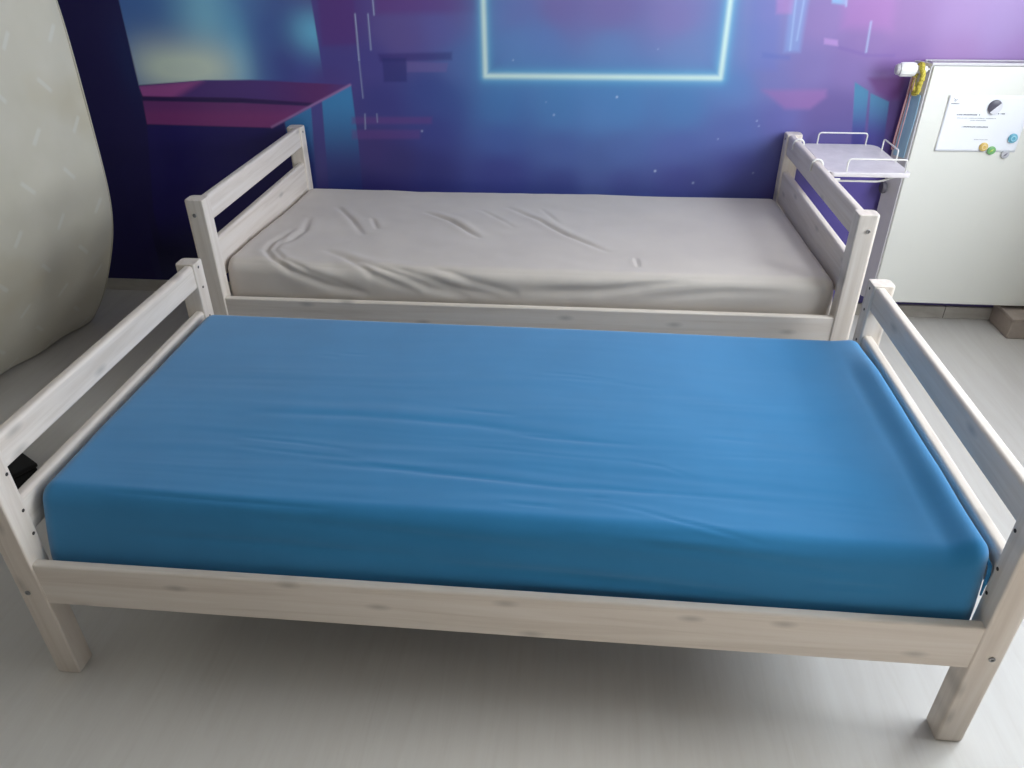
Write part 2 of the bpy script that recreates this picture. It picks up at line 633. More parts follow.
    # right part: hazy columns, blocks, streaks and the radiator's painted shadow
    for a, k, c, sft in (
        (((1.809, 1.342), (1.917, 1.342), (1.949, 1.033), (1.842, 1.032)), .35, (112, 122, 200), .02),
        (((1.953, 1.342), (2.024, 1.342), (2.027, 1.098), (1.968, 1.098)), .55, (140, 170, 226), .012),
        (((1.899, 1.342), (1.974, 1.342), (1.973, 1.230), (1.915, 1.230)), .5, (196, 140, 206), .01),
        (((2.095, 1.342), (2.152, 1.342), (2.163, 1.260), (2.111, 1.267)), .8, (140, 190, 230), .006),
        (((2.107, 1.148), (2.159, 1.141), (2.164, 1.120), (2.111, 1.127)), .7, (190, 150, 214), .005),
        (((2.145, 1.342), (2.335, 1.342), (2.348, 1.177), (2.165, 1.183)), .55, (176, 120, 190), .03),
        (((1.908, 0.959), (2.152, 0.962), (2.158, 0.935), (2.105, 0.889), (2.009, 0.888)), .6, (160, 112, 178), .014),
        (((1.885, 1.097), (1.993, 1.084), (1.995, 1.070), (1.889, 1.076)), .4, (96, 110, 190), .008),
        (((2.171, 1.120), (2.288, 1.093), (2.380, 1.094), (2.382, 1.083), (2.276, 1.082), (2.166, 1.110)), .45, (120, 92, 170), .006),
        (((2.301, 1.007), (2.436, 1.016), (2.440, 0.928), (2.403, 0.927), (2.343, 0.956)), .7, (110, 54, 130), .012),  # dark patch behind the blue panels: radiator shadow painted into the wall colour
    ):
        col = lerp(col, c, P(*a, soft=sft)*k)
    for a, b, k in (((1.977, 1.310), (1.989, 1.105), .5), ((2.009, 1.310), (2.008, 1.140), .5), ((2.266, 1.204), (2.272, 1.100), .6), ((2.156, 1.310), (2.164, 1.257), .6)):
        col = lerp(col, (176, 200, 236), np.exp(-(seg_d(X, Z, a, b)/.004)**2)*k)
    for a in (((2.255, 0.992), (2.314, 0.960), (2.345, 0.733), (2.298, 0.732)), ((2.323, 0.952), (2.401, 0.920), (2.424, 0.714), (2.361, 0.713))):
        m = P(*a, soft=.003)
        t = smooth((2.324, 0.772)[1], (2.281, 0.963)[1], Z)
        fc = srgb((68, 64, 142))*(1-t[..., None])+srgb((74, 134, 174))*t[..., None]
        col = col*(1-m[..., None])+fc*m[..., None]
    # neon frame
    bl, br = (0.811, 1.001), (1.741, 1.002)
    tl, tr = ((0.806, 1.275)[0], 1.9), ((1.731, 1.276)[0]+.01, 1.9)
    d = np.minimum(np.minimum(seg_d(X, Z, bl, br), seg_d(X, Z, bl, tl)), seg_d(X, Z, br, tr))
    col = lerp(col, (84, 158, 214), np.exp(-(d/.075))*.62)
    col = lerp(col, (120, 205, 236), np.exp(-(d/.024)**2)*.62)
    col = lerp(col, (226, 250, 246), np.exp(-(d/.0105)**2)*.95)
    # star specks
    for (x, z), r, k in (((1.342, 0.926), .004, .9), ((1.521, 0.631), .0045, .95), ((1.684, 0.584), .0042, .8), ((1.090, 0.853), .004, .6),
                         ((0.923, 1.061), .003, .6), ((0.536, 0.780), .004, .6), ((1.763, 0.767), .003, .5), ((1.925, 0.631), .0035, .5),
                         ((1.907, 0.841), .003, .6), ((1.918, 0.821), .003, .5), ((1.489, 1.105), .003, .35), ((1.057, 0.903), .003, .3)):
        col = lerp(col, (214, 226, 248), np.exp(-(((X-x)**2+(Z-z)**2)/r**2))*k)
    return col


def build_mural():
    xs = np.concatenate([np.arange(X0, 3.1, .004), np.linspace(3.1, X1+.1, 5)])
    zs = np.concatenate([[0, .2], np.arange(.4, 1.34, .004), np.linspace(1.34, ZC, 14)])
    Xg, Zg = np.meshgrid(xs, zs)
    col = mural(Xg, Zg)
    nx, nz = len(xs), len(zs)
    V = np.stack([Xg.ravel(), np.full(Xg.size, Y1), Zg.ravel()], 1)
    i = np.arange(nx*nz).reshape(nz, nx)
    F = np.stack([i[:-1, :-1], i[:-1, 1:], i[1:, 1:], i[1:, :-1]], -1).reshape(-1, 4)
    # a body behind the printed face
    k = len(V)
    back = np.array([(X0, Y1+.1, 0), (X1+.1, Y1+.1, 0), (X1+.1, Y1+.1, ZC), (X0, Y1+.1, ZC)])
    V = np.vstack([V, back])
    me = bpy.data.meshes.new('wall_back')
    me.vertices.add(len(V))
    me.vertices.foreach_set('co', V.ravel())
    F = np.vstack([F, [[k, k+3, k+2, k+1]]])
    me.loops.add(F.size)
    me.loops.foreach_set('vertex_index', F.ravel())
    me.polygons.add(len(F))
    me.polygons.foreach_set('loop_start', np.arange(0, F.size, 4))
    me.update()
    ca = me.color_attributes.new('print', 'FLOAT_COLOR', 'POINT')
    rgba = np.ones((len(V), 4), 'f')
    rgba[:k, :3] = col.reshape(-1, 3)
    ca.data.foreach_set('color', rgba.ravel())
    o = bpy.data.objects.new('wall_back', me)
    COL.objects.link(o)
    t = NT('printed_photo_wallpaper')
    at = t.n('ShaderNodeAttribute', attribute_name='print')
    n = t.noise(t.coord((60, 60, 60)), 1.0, 3)
    t.bump(n, 0.05, 0.001)
    me.materials.append(t.fin(at.outputs['Color'], 0.42, 0.5))
    struct(o)


build_mural()
struct(obj('baseboard_back', box(B_(), X0, X1, Y1-.014, Y1, 0, .056, .002), M_skirt, None, wn=True))


# ------------------------------------------------------------------ beds
PX, PY = 0.0620, 0.0545
BL, BW = 2.1066, 1.0


def make_bed(name, label, loc, rz, H, top, low, rail, group=None):
    root = thing(name, label, 'bed', loc, rz, group)
    big, sm = 0.012, 0.005
    for ix in (0, 1):
        for iy in (0, 1):
            x0 = 0 if ix == 0 else BL-PX
            y0 = 0 if iy == 0 else BW-PY
            # corners facing away from the mattress are the rounder ones
            def r(cx, cy):
                return big if cx == ix else sm
            poly = rrect(x0, x0+PX, y0, y0+PY, (r(1, 1), r(0, 1), r(0, 0), r(1, 0)))
            leg = obj('leg', prism(B_(), poly, 0, H, .005), WZ, root)
            # barrel nuts and screw holes
            face = -0.0008 if iy == 0 else BW+0.0008
            sg = -1 if iy == 0 else 1
            zb = (rail[0]+rail[1])/2-.022
            for z in ((zb,) if H < .7 else (zb, .755)):
                bm = B_()
                lathe(bm, [(.0062, 0), (.0066, .0012*sg), (.0058, .0022*sg), (.0034, .0022*sg), (.003, .0004*sg)], 'y', 18,
                      (x0+PX/2-.004+.008*ix, face, z))
                obj('bolt', bm, M_steel, leg)
            xin = PX+.0004 if ix == 0 else BL-PX-.0004
            yh = .0425 if iy == 0 else BW-.030
            for z in ((.645, .579, .481, .416) if H < .7 else ((.782,) if iy else ())):
                bm = B_()
                lathe(bm, [(.0040, -.0006), (.0042, .0), (.0035, .0006)], 'x', 12, (xin, yh, z))
                obj('screw_hole', bm, M_dark, leg)
    for ix in (0, 1):
        xa = .0285 if ix == 0 else BL-.0555
        for z0, z1 in (top, low):
            bm = B_()
            poly = rrect(xa, xa+.0275, z0, z1, (.009,)*4)
            prism(bm, poly, PY-.001, BW-PY+.001)
            bmesh.ops.transform(bm, matrix=Matrix(((1, 0, 0, 0), (0, 0, 1, 0), (0, 1, 0, 0), (0, 0, 0, 1))), verts=bm.verts)
            bmesh.ops.recalc_face_normals(bm, faces=bm.faces)
            obj('end_rail', bm, WY, root)
    for iy in (0, 1):
        ya = .004 if iy == 0 else BW-.004-.0225
        bm = B_()
        poly = rrect(ya, ya+.0225, rail[0], rail[1], (.006,)*4, 3)
        prism(bm, poly, PX-.001, BL-PX+.001)
        bmesh.ops.transform(bm, matrix=Matrix(((0, 0, 1, 0), (1, 0, 0, 0), (0, 1, 0, 0), (0, 0, 0, 1))), verts=bm.verts)
        bmesh.ops.recalc_face_normals(bm, faces=bm.faces)
        obj('side_rail', bm, WX, root)
    zs = rail[1]-.055
    bm = B_()
    for ya in (.036, BW-.036-.02):
        box(bm, PX+.01, BL-PX-.01, ya, ya+.02, zs-.045, zs-.0185, .002, 1)
    for k in range(14):
        xa = PX+.03+k*.1375
        box(bm, xa, xa+.075, .04, BW-.04, zs-.018, zs, .003, 1)
    obj('slatted_base', bm, WY, root)
    return root, zs


bedA, zA = make_bed('single_bed', 'low whitewashed pine bed at the front, under the blue mattress', (0, 0, 0), 0,
                    .6627, (.582, .658), (.412, .506), (.237, .358), 'whitewashed pine beds')
BX, BY, BR = -0.01878, 1.1173, 0.00553
bedB, zB = make_bed('single_bed', 'taller whitewashed pine bed at the back against the mural wall', (BX, BY, 0), BR,
                    .8043, (.721, .803), (.525, .659), (.346, .469), 'whitewashed pine beds')


# ------------------------------------------------------------------ mattresses under fitted sheets
rng = np.random.default_rng(5)


def grid_box(lo, hi, r, nx, ny, nz):
    """dense closed rounded box; returns verts, unit normals and quad faces"""
    lo, hi = np.array(lo, float), np.array(hi, float)
    idx = {}
    V, F = [], []

    def vid(i, j, k):
        key = (i, j, k)
        if key not in idx:
            idx[key] = len(V)
            V.append((i/nx, j/ny, k/nz))
        return idx[key]
    for i in range(nx):
        for j in range(ny):
            F.append((vid(i, j, nz), vid(i+1, j, nz), vid(i+1, j+1, nz), vid(i, j+1, nz)))
            F.append((vid(i, j, 0), vid(i, j+1, 0), vid(i+1, j+1, 0), vid(i+1, j, 0)))
    for i in range(nx):
        for k in range(nz):
            F.append((vid(i, 0, k), vid(i+1, 0, k), vid(i+1, 0, k+1), vid(i, 0, k+1)))
            F.append((vid(i, ny, k), vid(i, ny, k+1), vid(i+1, ny, k+1), vid(i+1, ny, k)))
    for j in range(ny):
        for k in range(nz):
            F.append((vid(0, j, k), vid(0, j, k+1), vid(0, j+1, k+1), vid(0, j+1, k)))
            F.append((vid(nx, j, k), vid(nx, j+1, k), vid(nx, j+1, k+1), vid(nx, j, k+1)))
    P = lo+np.array(V)*(hi-lo)
    q = np.clip(P, lo+r, hi-r)
    d = P-q
    n = np.linalg.norm(d, axis=1, keepdims=True)
    N = d/np.maximum(n, 1e-9)
    return q+N*r, N, F


def vnoise(u, v, seed):
    """smooth value noise on arrays"""
    r = np.random.default_rng(seed)
    T = r.random((256, 256))
    iu, iv = np.floor(u).astype(int), np.floor(v).astype(int)
    fu, fv = u-iu, v-iv
    fu, fv = fu*fu*(3-2*fu), fv*fv*(3-2*fv)
    g = lambda a, b: T[a % 256, b % 256]
    return (g(iu, iv)*(1-fu)*(1-fv)+g(iu+1, iv)*fu*(1-fv)+g(iu, iv+1)*(1-fu)*fv+g(iu+1, iv+1)*fu*fv)*2-1


def crease(u, v, pts, amp, w, skew=0.6):
    """one fold along a polyline: a narrow groove with a soft ridge beside it, fading out at both ends"""
    best = np.full(u.shape, 9.0)
    side = np.zeros(u.shape)
    par = np.zeros(u.shape)
    L = [math.dist(a, b) for a, b in zip(pts, pts[1:])]
    tot = sum(L)
    acc = 0
    for (a, b), l in zip(zip(pts, pts[1:]), L):
        dx, dy = b[0]-a[0], b[1]-a[1]
        t = np.clip(((u-a[0])*dx+(v-a[1])*dy)/(l*l), 0, 1)
        ex, ey = u-a[0]-t*dx, v-a[1]-t*dy
        d = np.hypot(ex, ey)
        m = d < best
        best = np.where(m, d, best)
        side = np.where(m, np.sign(dx*ey-dy*ex), side)
        par = np.where(m, (acc+t*l)/tot, par)
        acc += l
    env = np.sin(np.clip(par, 0.0, 1)*PI)**0.6
    sd = best*side
    return env*amp*(-np.exp(-(sd/w)**2)+skew*.55*np.exp(-((sd-2.2*w)/(2.0*w))**2)+.3*np.exp(-((sd+2.2*w)/(2.0*w))**2))


def mattress(name, label, mat, parent_loc, rz, lo, hi, r, folds, extra, shape=None, k_amp=1.0, k_w=1.0):
    V, N, F = grid_box(lo, hi, r, 300, 150, 26)
    u = V[:, 0]
    # unrolled coordinate: distance behind the front top edge on the top, negative down the front face
    top = np.clip((N[:, 2]+.0), 0, 1)
    v = np.where(N[:, 1] < -.05, (V[:, 1]-lo[1])-(hi[2]-V[:, 2]), V[:, 1]-lo[1])
    vis = smooth(0.0, .5, np.maximum(N[:, 2], -N[:, 1]))
    h = extra(u, v, V, N)
    for pts, amp, w, sk in folds:
        h = h+crease(u, v, pts, amp*k_amp, w*k_w, sk)
    V = V+N*(h*vis)[:, None]
    if shape:
        V = shape(V)
    o = obj_np(name, V, F, mat, None, 80)
    o.location = parent_loc
    o.rotation_euler = (0, 0, rz)
    return tag(o, label, 'mattress')


def blue_relief(u, v, V, N):
    mid = smooth(.0, .5, u)*(1-smooth(1.55, 2.0, u))
    near = 1-smooth(.35, .75, v)
    fine = vnoise(u*2.6, v*34+vnoise(u*1.7, v*3, 4)*2.0, 1)*.0012
    fine = fine+vnoise(u*5, v*70+vnoise(u*3, v*5, 8)*2.5, 2)*.0005
    big = vnoise(u*1.6, v*7, 3)*.0028
    h = fine*(.10+.5*near*mid)+big*(.2+.8*near*(.35+.65*mid))
    # the front face bellies out a little between the corners
    s = np.clip(-v/.19, 0, 1)
    return h+np.where(v < 0, .003*np.sin(s*PI), 0)


def blue_shape(V):
    t = np.clip((V[:, 2]-.30)/.20, 0, 1)
    left = 1-np.clip(V[:, 0]/2.04, 0, 1)
    f = np.clip(1-(V[:, 1]-.03)/.35, 0, 1)
    V[:, 1] += f*t*(.030+.027*left)
    V[:, 2] += t**2*.009*left
    # the stiff right-hand edge stands up a little
    edge = (smooth(1.955, 2.03, V[:, 0])*.025-.009*smooth(1.3, 1.9, V[:, 0]))*(1-.75*smooth(.72, .93, V[:, 1]))
    V[:, 2] += smooth(.40, .49, V[:, 2])*edge
    return V


A_LO, A_HI = (.067, .0275, zA+.0005), (2.043, .948, .501)
blue_folds = [
    ([(0.409, 0.380), (0.690, 0.389), (0.969, 0.377), (1.286, 0.332)], .0055, .013, 1.0),
    ([(1.071, 0.347), (1.172, 0.334), (1.380, 0.323)], .003, .007, .8),
    ([(0.434, 0.225), (0.596, 0.211), (0.740, 0.200)], .003, .007, .8),
    ([(0.631, 0.176), (0.771, 0.169), (0.955, 0.160), (1.199, 0.139), (1.413, 0.137)], .006, .010, 1.0),
    ([(0.745, 0.182), (0.827, 0.174), (0.908, 0.170)], .004, .006, .6),
    ([(1.199, 0.152), (1.371, 0.140), (1.665, 0.142)], .003, .007, .9),
    ([(0.934, 0.286), (1.194, 0.261), (1.377, 0.253)], .002, .006, .8),
    ([(1.095, 0.341), (1.180, 0.331)], .002, .005, .5),
    ([(1.264, 0.091), (1.367, 0.069), (1.446, 0.039), (1.616, -0.007)], .003, .006, .8),
    ([(1.332, 0.261), (1.421, 0.242), (1.484, 0.211)], .002, .005, .7),
    ([(1.100, 0.613), (1.288, 0.608), (1.445, 0.580)], .0012, .006, .7),
    ([(0.497, 0.675), (0.571, 0.670)], .001, .005, .7),
    ([(1.516, 0.295), (1.721, 0.309)], .0012, .005, .7),
    ([(0.551, 0.691), (0.645, 0.687)], .0016, .004, .5),
    ([(0.429, 0.268), (0.580, 0.257), (0.711, 0.240)], .0035, .006, .6),
    ([(0.922, 0.436), (1.088, 0.422)], .003, .006, .5),
    ([(1.125, 0.637), (1.234, 0.629), (1.355, 0.608)], .002, .004, .5),
    ([(1.525, 0.376), (1.665, 0.371)], .002, .005, .5),
    ([(1.253, 0.107), (1.306, 0.105)], .003, .004, .4),
    ([(1.407, 0.048), (1.485, 0.030), (1.560, 0.008)], .004, .005, .4),
    ([(1.076, 0.066), (1.202, 0.058)], .004, .005, .4),
    ([(0.216, 0.011), (0.455, 0.007), (0.732, 0.003)], .0060, .007, .8),
    ([(0.254, -0.085), (0.611, -0.085), (0.934, -0.090)], .0060, .008, .8),
    ([(1.205, -0.023), (1.485, -0.032), (1.757, -0.037)], .0070, .006, .8),
    ([(0.821, -0.155), (1.124, -0.158), (1.377, -0.162)], .0060, .006, .8),
    ([(0.447, -0.027), (0.833, -0.039), (1.206, -0.056)], 0.0078, .012, .8),
    ([(0.912, -0.103), (1.291, -0.114), (1.618, -0.128)], 0.0104, .012, .9),
    ([(1.366, -0.031), (1.604, -0.044), (1.801, -0.060)], 0.0065, .008, .8),
    ([(1.081, -0.153), (1.376, -0.156), (1.622, -0.157)], 0.0078, .009, .8),
    ([(1.690, -0.087), (1.788, -0.089), (1.885, -0.092)], 0.0052, .006, .8),
]
matA = mattress('mattress', 'mattress in a blue fitted sheet lying on the front bed', M_blue, (0, 0, 0), 0,
                A_LO, A_HI, .036, blue_folds, blue_relief, blue_shape, .45, .9)
# gathered corner of the sheet, near right
bm = B_()
tube(bm, [(2.034, .070, .487), (2.0405, .0600, .472), (2.0425, .0560, .452), (2.0415, .0540, .43), (2.041, .0510, .40)], .004, 8,
     rad=[.002, .0045, .0042, .0035, .002])
obj('corner_seam', bm, M_blue, matA)


def beige_relief(u, v, V, N):
    big = vnoise(u*3.2, v*6, 11)*.003
    fine = vnoise(u*16+v*6, v*14-u*5, 12)*.0012*(1-smooth(1.2, 1.6, u))
    s = np.clip(-v/.13, 0, 1)
    # softly worn: top sags toward the right end, front edge rolls over
    sag = -.010*np.exp(-((v-.02)/.12)**2)*smooth(.3, .9, u)*(N[:, 2] > .3)
    return big+fine+np.where(v < 0, .006*np.sin(s*PI), 0)+sag*0


def beige_shape(V):
    t = np.clip((V[:, 2]-.46)/.10, 0, 1)
    yb = np.clip(V[:, 1]/.95, 0, 1)
    left = np.exp(-((V[:, 0]-.06)/.28)**2)
    V[:, 2] += t*(.010*(1-yb)-.014*yb+.018*left*(1-yb))
    return V


B_LO, B_HI = (.0570, .050, zB+.0005), (2.0506, .955, .566)
beige_folds = [
    ([(0.264, 0.626), (0.368, 0.470), (0.456, 0.307)], .007, .010, .7),
    ([(0.628, 0.591), (0.743, 0.496), (0.827, 0.384), (0.881, 0.317)], .010, .010, .9),
    ([(0.439, 0.497), (0.493, 0.371)], .005, .008, .7),
    ([(0.944, 0.684), (1.086, 0.520), (1.189, 0.358), (1.344, 0.189)], .008, .010, .8),
    ([(0.841, 0.641), (0.997, 0.427)], .003, .008, .6),
    ([(1.077, 0.681), (1.164, 0.481)], .003, .008, .6),
    ([(1.427, 0.152), (1.432, 0.068)], .005, .006, .5),
    ([(0.199, 0.481), (0.231, 0.321), (0.219, 0.212), (0.199, 0.127)], .006, .012, .8),
    ([(0.191, 0.340), (0.169, 0.171), (0.174, 0.098), (0.219, 0.031), (0.283, -0.022), (0.414, -0.064), (0.548, -0.085)], .010, .011, .9),
    ([(0.186, 0.268), (0.202, 0.100), (0.253, 0.033), (0.351, -0.023), (0.515, -0.072)], .006, .009, .8),
    ([(0.362, 0.138), (0.449, 0.082), (0.561, -0.023), (0.718, -0.075)], .007, .012, .9),
    ([(0.449, 0.082), (0.623, -0.010), (0.752, -0.059), (0.885, -0.083)], .008, .012, .9),
    ([(0.579, 0.039), (0.689, -0.011), (0.819, -0.053), (0.984, -0.080)], .007, .013, .9),
    ([(0.751, 0.020), (0.887, -0.033), (1.050, -0.070)], .006, .013, .9),
    ([(1.050, -0.063), (1.310, -0.053), (1.593, -0.015)], .008, .014, .9),
    ([(1.440, -0.073), (1.691, -0.046), (1.907, -0.042)], .004, .012, .8),
    ([(0.022, 0.647), (0.022, 0.447), (0.032, 0.298)], .004, .010, .8),
]
matB = mattress('mattress', 'mattress in a wrinkled greyish-beige fitted sheet on the back bed', M_beige, (BX, BY, 0), BR,
                B_LO, B_HI, .040, beige_folds, beige_relief, beige_shape)


# ------------------------------------------------------------------ bare mattress slumped against the left wall
def damask():
    t = NT('cream_mattress_ticking')
    tc = t.n('ShaderNodeTexCoord')
    sp = t.n('ShaderNodeSeparateXYZ')
    t.l(tc.outputs['UV'], sp.inputs[0])
    U, V = sp.outputs[0], sp.outputs[1]
    su, sv = 0.19, 0.155
    row = t.math('DIVIDE', V, sv)
    ri = t.math('FLOOR', row)
    odd = t.math('FLOORED_MODULO', ri, 2.0)
    sgn = t.math('SUBTRACT', t.math('MULTIPLY', odd, 2.0), 1.0)
    fu = t.math('SUBTRACT', t.math('FRACT', t.math('ADD', t.math('DIVIDE', U, su), t.math('MULTIPLY', odd, .5))), .5)
    fv = t.math('SUBTRACT', t.math('FRACT', row), .5)
    du, dv = t.math('MULTIPLY', fu, su), t.math('MULTIPLY', fv, sv)
    # rotate by +-40 degrees and keep a slim bar
    ca, sa = math.cos(.7), math.sin(.7)
    al = t.math('ADD', t.math('MULTIPLY', dv, ca), t.math('MULTIPLY', t.math('MULTIPLY', du, sgn), sa))
    ac = t.math('SUBTRACT', t.math('MULTIPLY', du, ca), t.math('MULTIPLY', t.math('MULTIPLY', dv, sgn), sa))
    m1 = t.n('ShaderNodeMapRange', interpolation_type='SMOOTHSTEP')
    t.l(t.math('ABSOLUTE', al), m1.inputs[0])
    for k, v in ((1, .024), (2, .040), (3, 1), (4, 0)):
        m1.inputs[k].default_value = v
    m2 = t.n('ShaderNodeMapRange', interpolation_type='SMOOTHSTEP')
    t.l(t.math('ABSOLUTE', ac), m2.inputs[0])
    for k, v in ((1, .003), (2, .012), (3, 1), (4, 0)):
        m2.inputs[k].default_value = v
    bar = t.math('MULTIPLY', m1.outputs[0], m2.outputs[0])
    n = t.noise(t.coord((1, 1, 1)), 5, 3)
    n2 = t.noise(t.coord((1, 1, 1)), 2.2, 3)
    base = t.ramp(n, (0.3, lin(214, 209, 192)), (0.7, lin(222, 217, 202)))
    base = t.mix(t.ramp(n2, (.52, (0, 0, 0, 1)), (.7, (.35, .35, .35, 1))), base, lin(196, 180, 140))
    col = t.mix(t.math('MULTIPLY', bar, .5), base, lin(232, 232, 224))
    t.bump(n, 0.1, 0.002)
    return t.fin(col, 0.8, 0.3, 0, .15)


def standing_mattress():
    prof = [(-1.000, .004), (-.945, .055), (-.888, .125), (-.825, .22), (-.768, .33), (-.715, .44), (-.685, .53), (-.668, .63), (-.662, .75),
            (-.655, .95), (-.650, 1.15), (-.650, 1.3), (-.672, 1.5), (-.735, 1.72), (-.835, 1.92), (-.865, 1.97)]
    P = np.array(prof)
    # resample smoothly
    d = np.r_[0, np.cumsum(np.hypot(*np.diff(P, axis=0).T))]
    S = np.linspace(0, d[-1], 120)
    Xp, Zp = np.interp(S, d, P[:, 0]), np.interp(S, d, P[:, 1])
    k = np.ones(9)/9
    for _ in range(2):
        Xp = np.r_[Xp[:4], np.convolve(Xp, k, 'valid'), Xp[-4:]]
        Zp = np.r_[Zp[:4], np.convolve(Zp, k, 'valid'), Zp[-4:]]
    T = np.stack([np.gradient(Xp), np.gradient(Zp)], 1)
    T /= np.linalg.norm(T, axis=1)[:, None]
    Nn = np.stack([T[:, 1], -T[:, 0]], 1)          # toward the room
    Wd, Th, r = .90, .125, .035
    sec = []                                        # cross-section: (w along the width, h depth behind the face)
    poly = rrect(0, Wd, -Th, 0, (r,)*4, 6)
    # add points along the long faces
    dense = []
    for a, b in zip(poly, poly[1:]+poly[:1]):
        L = math.dist(a, b)
        m = max(1, int(L/.035))
        for i in range(m):
            t = i/m
            dense.append((a[0]+(b[0]-a[0])*t, a[1]+(b[1]-a[1])*t))
    sec = np.array(dense)
    ns = len(sec)
    rot = math.radians(11.5)
    ox, oy = -.945, 1.80
    V, UV = [], []
    n_s = len(S)
    for i in range(n_s):
        # rounded ends: shrink the section near both ends
        e = min(S[i], S[-1]-S[i])
        kx = 1 if e > r else math.sqrt(max(0, 1-((r-e)/r)**2))
        for w, h in sec:
            hh = h
            if kx < 1:
                hh = -Th/2+(h+Th/2)*(1-(1-kx)*2*r/Th)
            bul = .006*math.sin(PI*min(max(w/Wd, 0), 1)) if h > -.001 else 0
            bul += .004*math.sin(w*23+S[i]*9) if h > -.001 else 0
            x = Xp[i]+.97+Nn[i, 0]*(hh+bul)
            z = Zp[i]+Nn[i, 1]*(hh+bul)
            V.append((ox+x*math.cos(rot)-w*math.sin(rot)*1.0, oy-w*math.cos(rot)-x*math.sin(rot), z))
            UV.append((w, S[i]))
    F = []
    for i in range(n_s-1):
        for j in range(ns):
            a, b = i*ns+j, i*ns+(j+1) % ns
            F.append((a, b, b+ns, a+ns))
    F.append(tuple(range(ns-1, -1, -1)))
    F.append(tuple(range((n_s-1)*ns, n_s*ns)))
    V = np.array(V)
    V[:, 2] -= V[:, 2].min()
    o = obj_np('mattress', V, F, damask(), None, 60)
    bm = bmesh.new()
    bm.from_mesh(o.data)
    bmesh.ops.recalc_face_normals(bm, faces=bm.faces)
    uvl = bm.loops.layers.uv.new('uv')
    bm.verts.ensure_lookup_table()
    for fc in bm.faces:
        for lp in fc.loops:
            lp[uvl].uv = UV[lp.vert.index]
    bm.to_mesh(o.data)
    bm.free()
    tag(o, 'bare cream mattress stood on end, bowed and slumped against the left wall', 'mattress')
    # welt piping along the edges of the face and the back
    pm = plain('cream_piping', lin(196, 190, 170), .8)
    for tw, th in ((r*.75, 0.0), (Wd-r*.75, 0.0), (r*.75, -Th), (Wd-r*.75, -Th)):
        j = int(np.argmin((sec[:, 0]-tw)**2+(sec[:, 1]-th)**2))
        bm = B_()
        tube(bm, [V[i*ns+j] for i in range(3, n_s-3, 2)], .0035, 6)
        obj('piping', bm, pm, o)
    return o


standing_mattress()

# ------------------------------------------------------------------ black box on the floor past the left end of the front bed
k = thing('storage_box', 'small black box on the floor beyond the left end of the front bed', 'box', (-.610, .665, 0), math.radians(-31))
obj('body', box(B_(), -.10, .10, -.085, .085, 0, .060, .008), M_black, k)
obj('lid', box(B_(), -.104, .104, -.089, .089, .0605, .076, .006), M_black, k)


# ------------------------------------------------------------------ clip-on shelf hung on the right end of the back bed
def shelf():
    z0, z1 = .744, .761
    xa, xb, ya, yb = 2.106, 2.384, 1.715, 2.122
    s = thing('clip_on_shelf', 'small white clip-on shelf with wire guards hooked over the back bed end', 'shelf',
              ((xa+xb)/2, (ya+yb)/2, z0))
    c = Vector(((xa+xb)/2, (ya+yb)/2, z0))
    L = lambda x, y, z: tuple(Vector((x, y, z))-c)
    bm = B_()
    poly = [(p[0]-c.x, p[1]-c.y) for p in rrect(xa, xb, ya, yb, (.045, .012, .012, .020), 6)]
    prism(bm, poly, 0, z1-z0, .003)
    obj('tray', bm, M_tray, s)
    for pts in (
        [(xa+.045, yb-.012, z1-.004), (xa+.045, yb-.012, z1+.045), (xb-.045, yb-.012, z1+.045), (xb-.045, yb-.012, z1-.004)],
        [(xb-.010, yb-.10, z1-.004), (xb-.010, yb-.10, z1+.045), (xb-.010, ya+.145, z1+.045), (xb-.010, ya+.145, z1-.004)],
        [(xa+.055, ya+.012, z1-.004), (xa+.055, ya+.012, z1+.045), (xb-.020, ya+.012, z1+.045), (xb-.020, ya+.012, z1-.004)],
    ):
        obj('wire_guard', tube(B_(), round_path([L(*p) for p in pts], .012), .0028, 8), M_wire, s)
    # two hooks over the bed rail, each a bent wire running back under the tray
    xr0, xr1, zr = 2.0315, 2.0600, .803
    for y in (1.985, 1.70):
        pts = [(xr0-.0055, y, zr-.035), (xr0-.0055, y, zr-.008), (xr0+.004, y, zr+.0055), (xr1-.004, y, zr+.0055),
               (xr1+.0058, y, zr-.008), (xr1+.0058, y, zr-.02), (xr1+.012, y, z0-.003), (xa+.03, y, z0-.0035)]
        obj('hook', tube(B_(), round_path([L(*p) for p in pts], .008), .0036, 8), M_wire, s)
    for y in (ya+.03,):
        pts = [(xa+.0, y, z0-.0035), (xa+.02, y, z0-.022), (xb-.09, y, z0-.022), (xb-.045, y, z0-.0035)]
        obj('support_wire', tube(B_(), round_path([L(*p) for p in pts], .02), .0036, 8), M_wire, s)
    # padded edge strip along the bed rail
    obj('edge_strip', box(B_(), xa-c.x-.012, xa-c.x-.0005, ya-c.y+.01, yb-c.y-.02, -.002, .020, .004), M_tray, s)


shelf()

# ------------------------------------------------------------------ radiator with its thermostat
RX0, RX1, RYF, RYB, RZ0, RZ1 = 2.487, 3.17, 2.040, 2.122, .110, 1.079
rad = thing('radiator', 'tall cream flat-front panel radiator on the mural wall, right of the beds', 'radiator', (RX0, RYF, RZ0))
o3 = Vector((RX0, RYF, RZ0))


def rb(bm, x0, x1, y0, y1, z0, z1, r=.002, seg=2):
    return box(bm, x0-o3.x, x1-o3.x, y0-o3.y, y1-o3.y, z0-o3.z, z1-o3.z, r, seg)


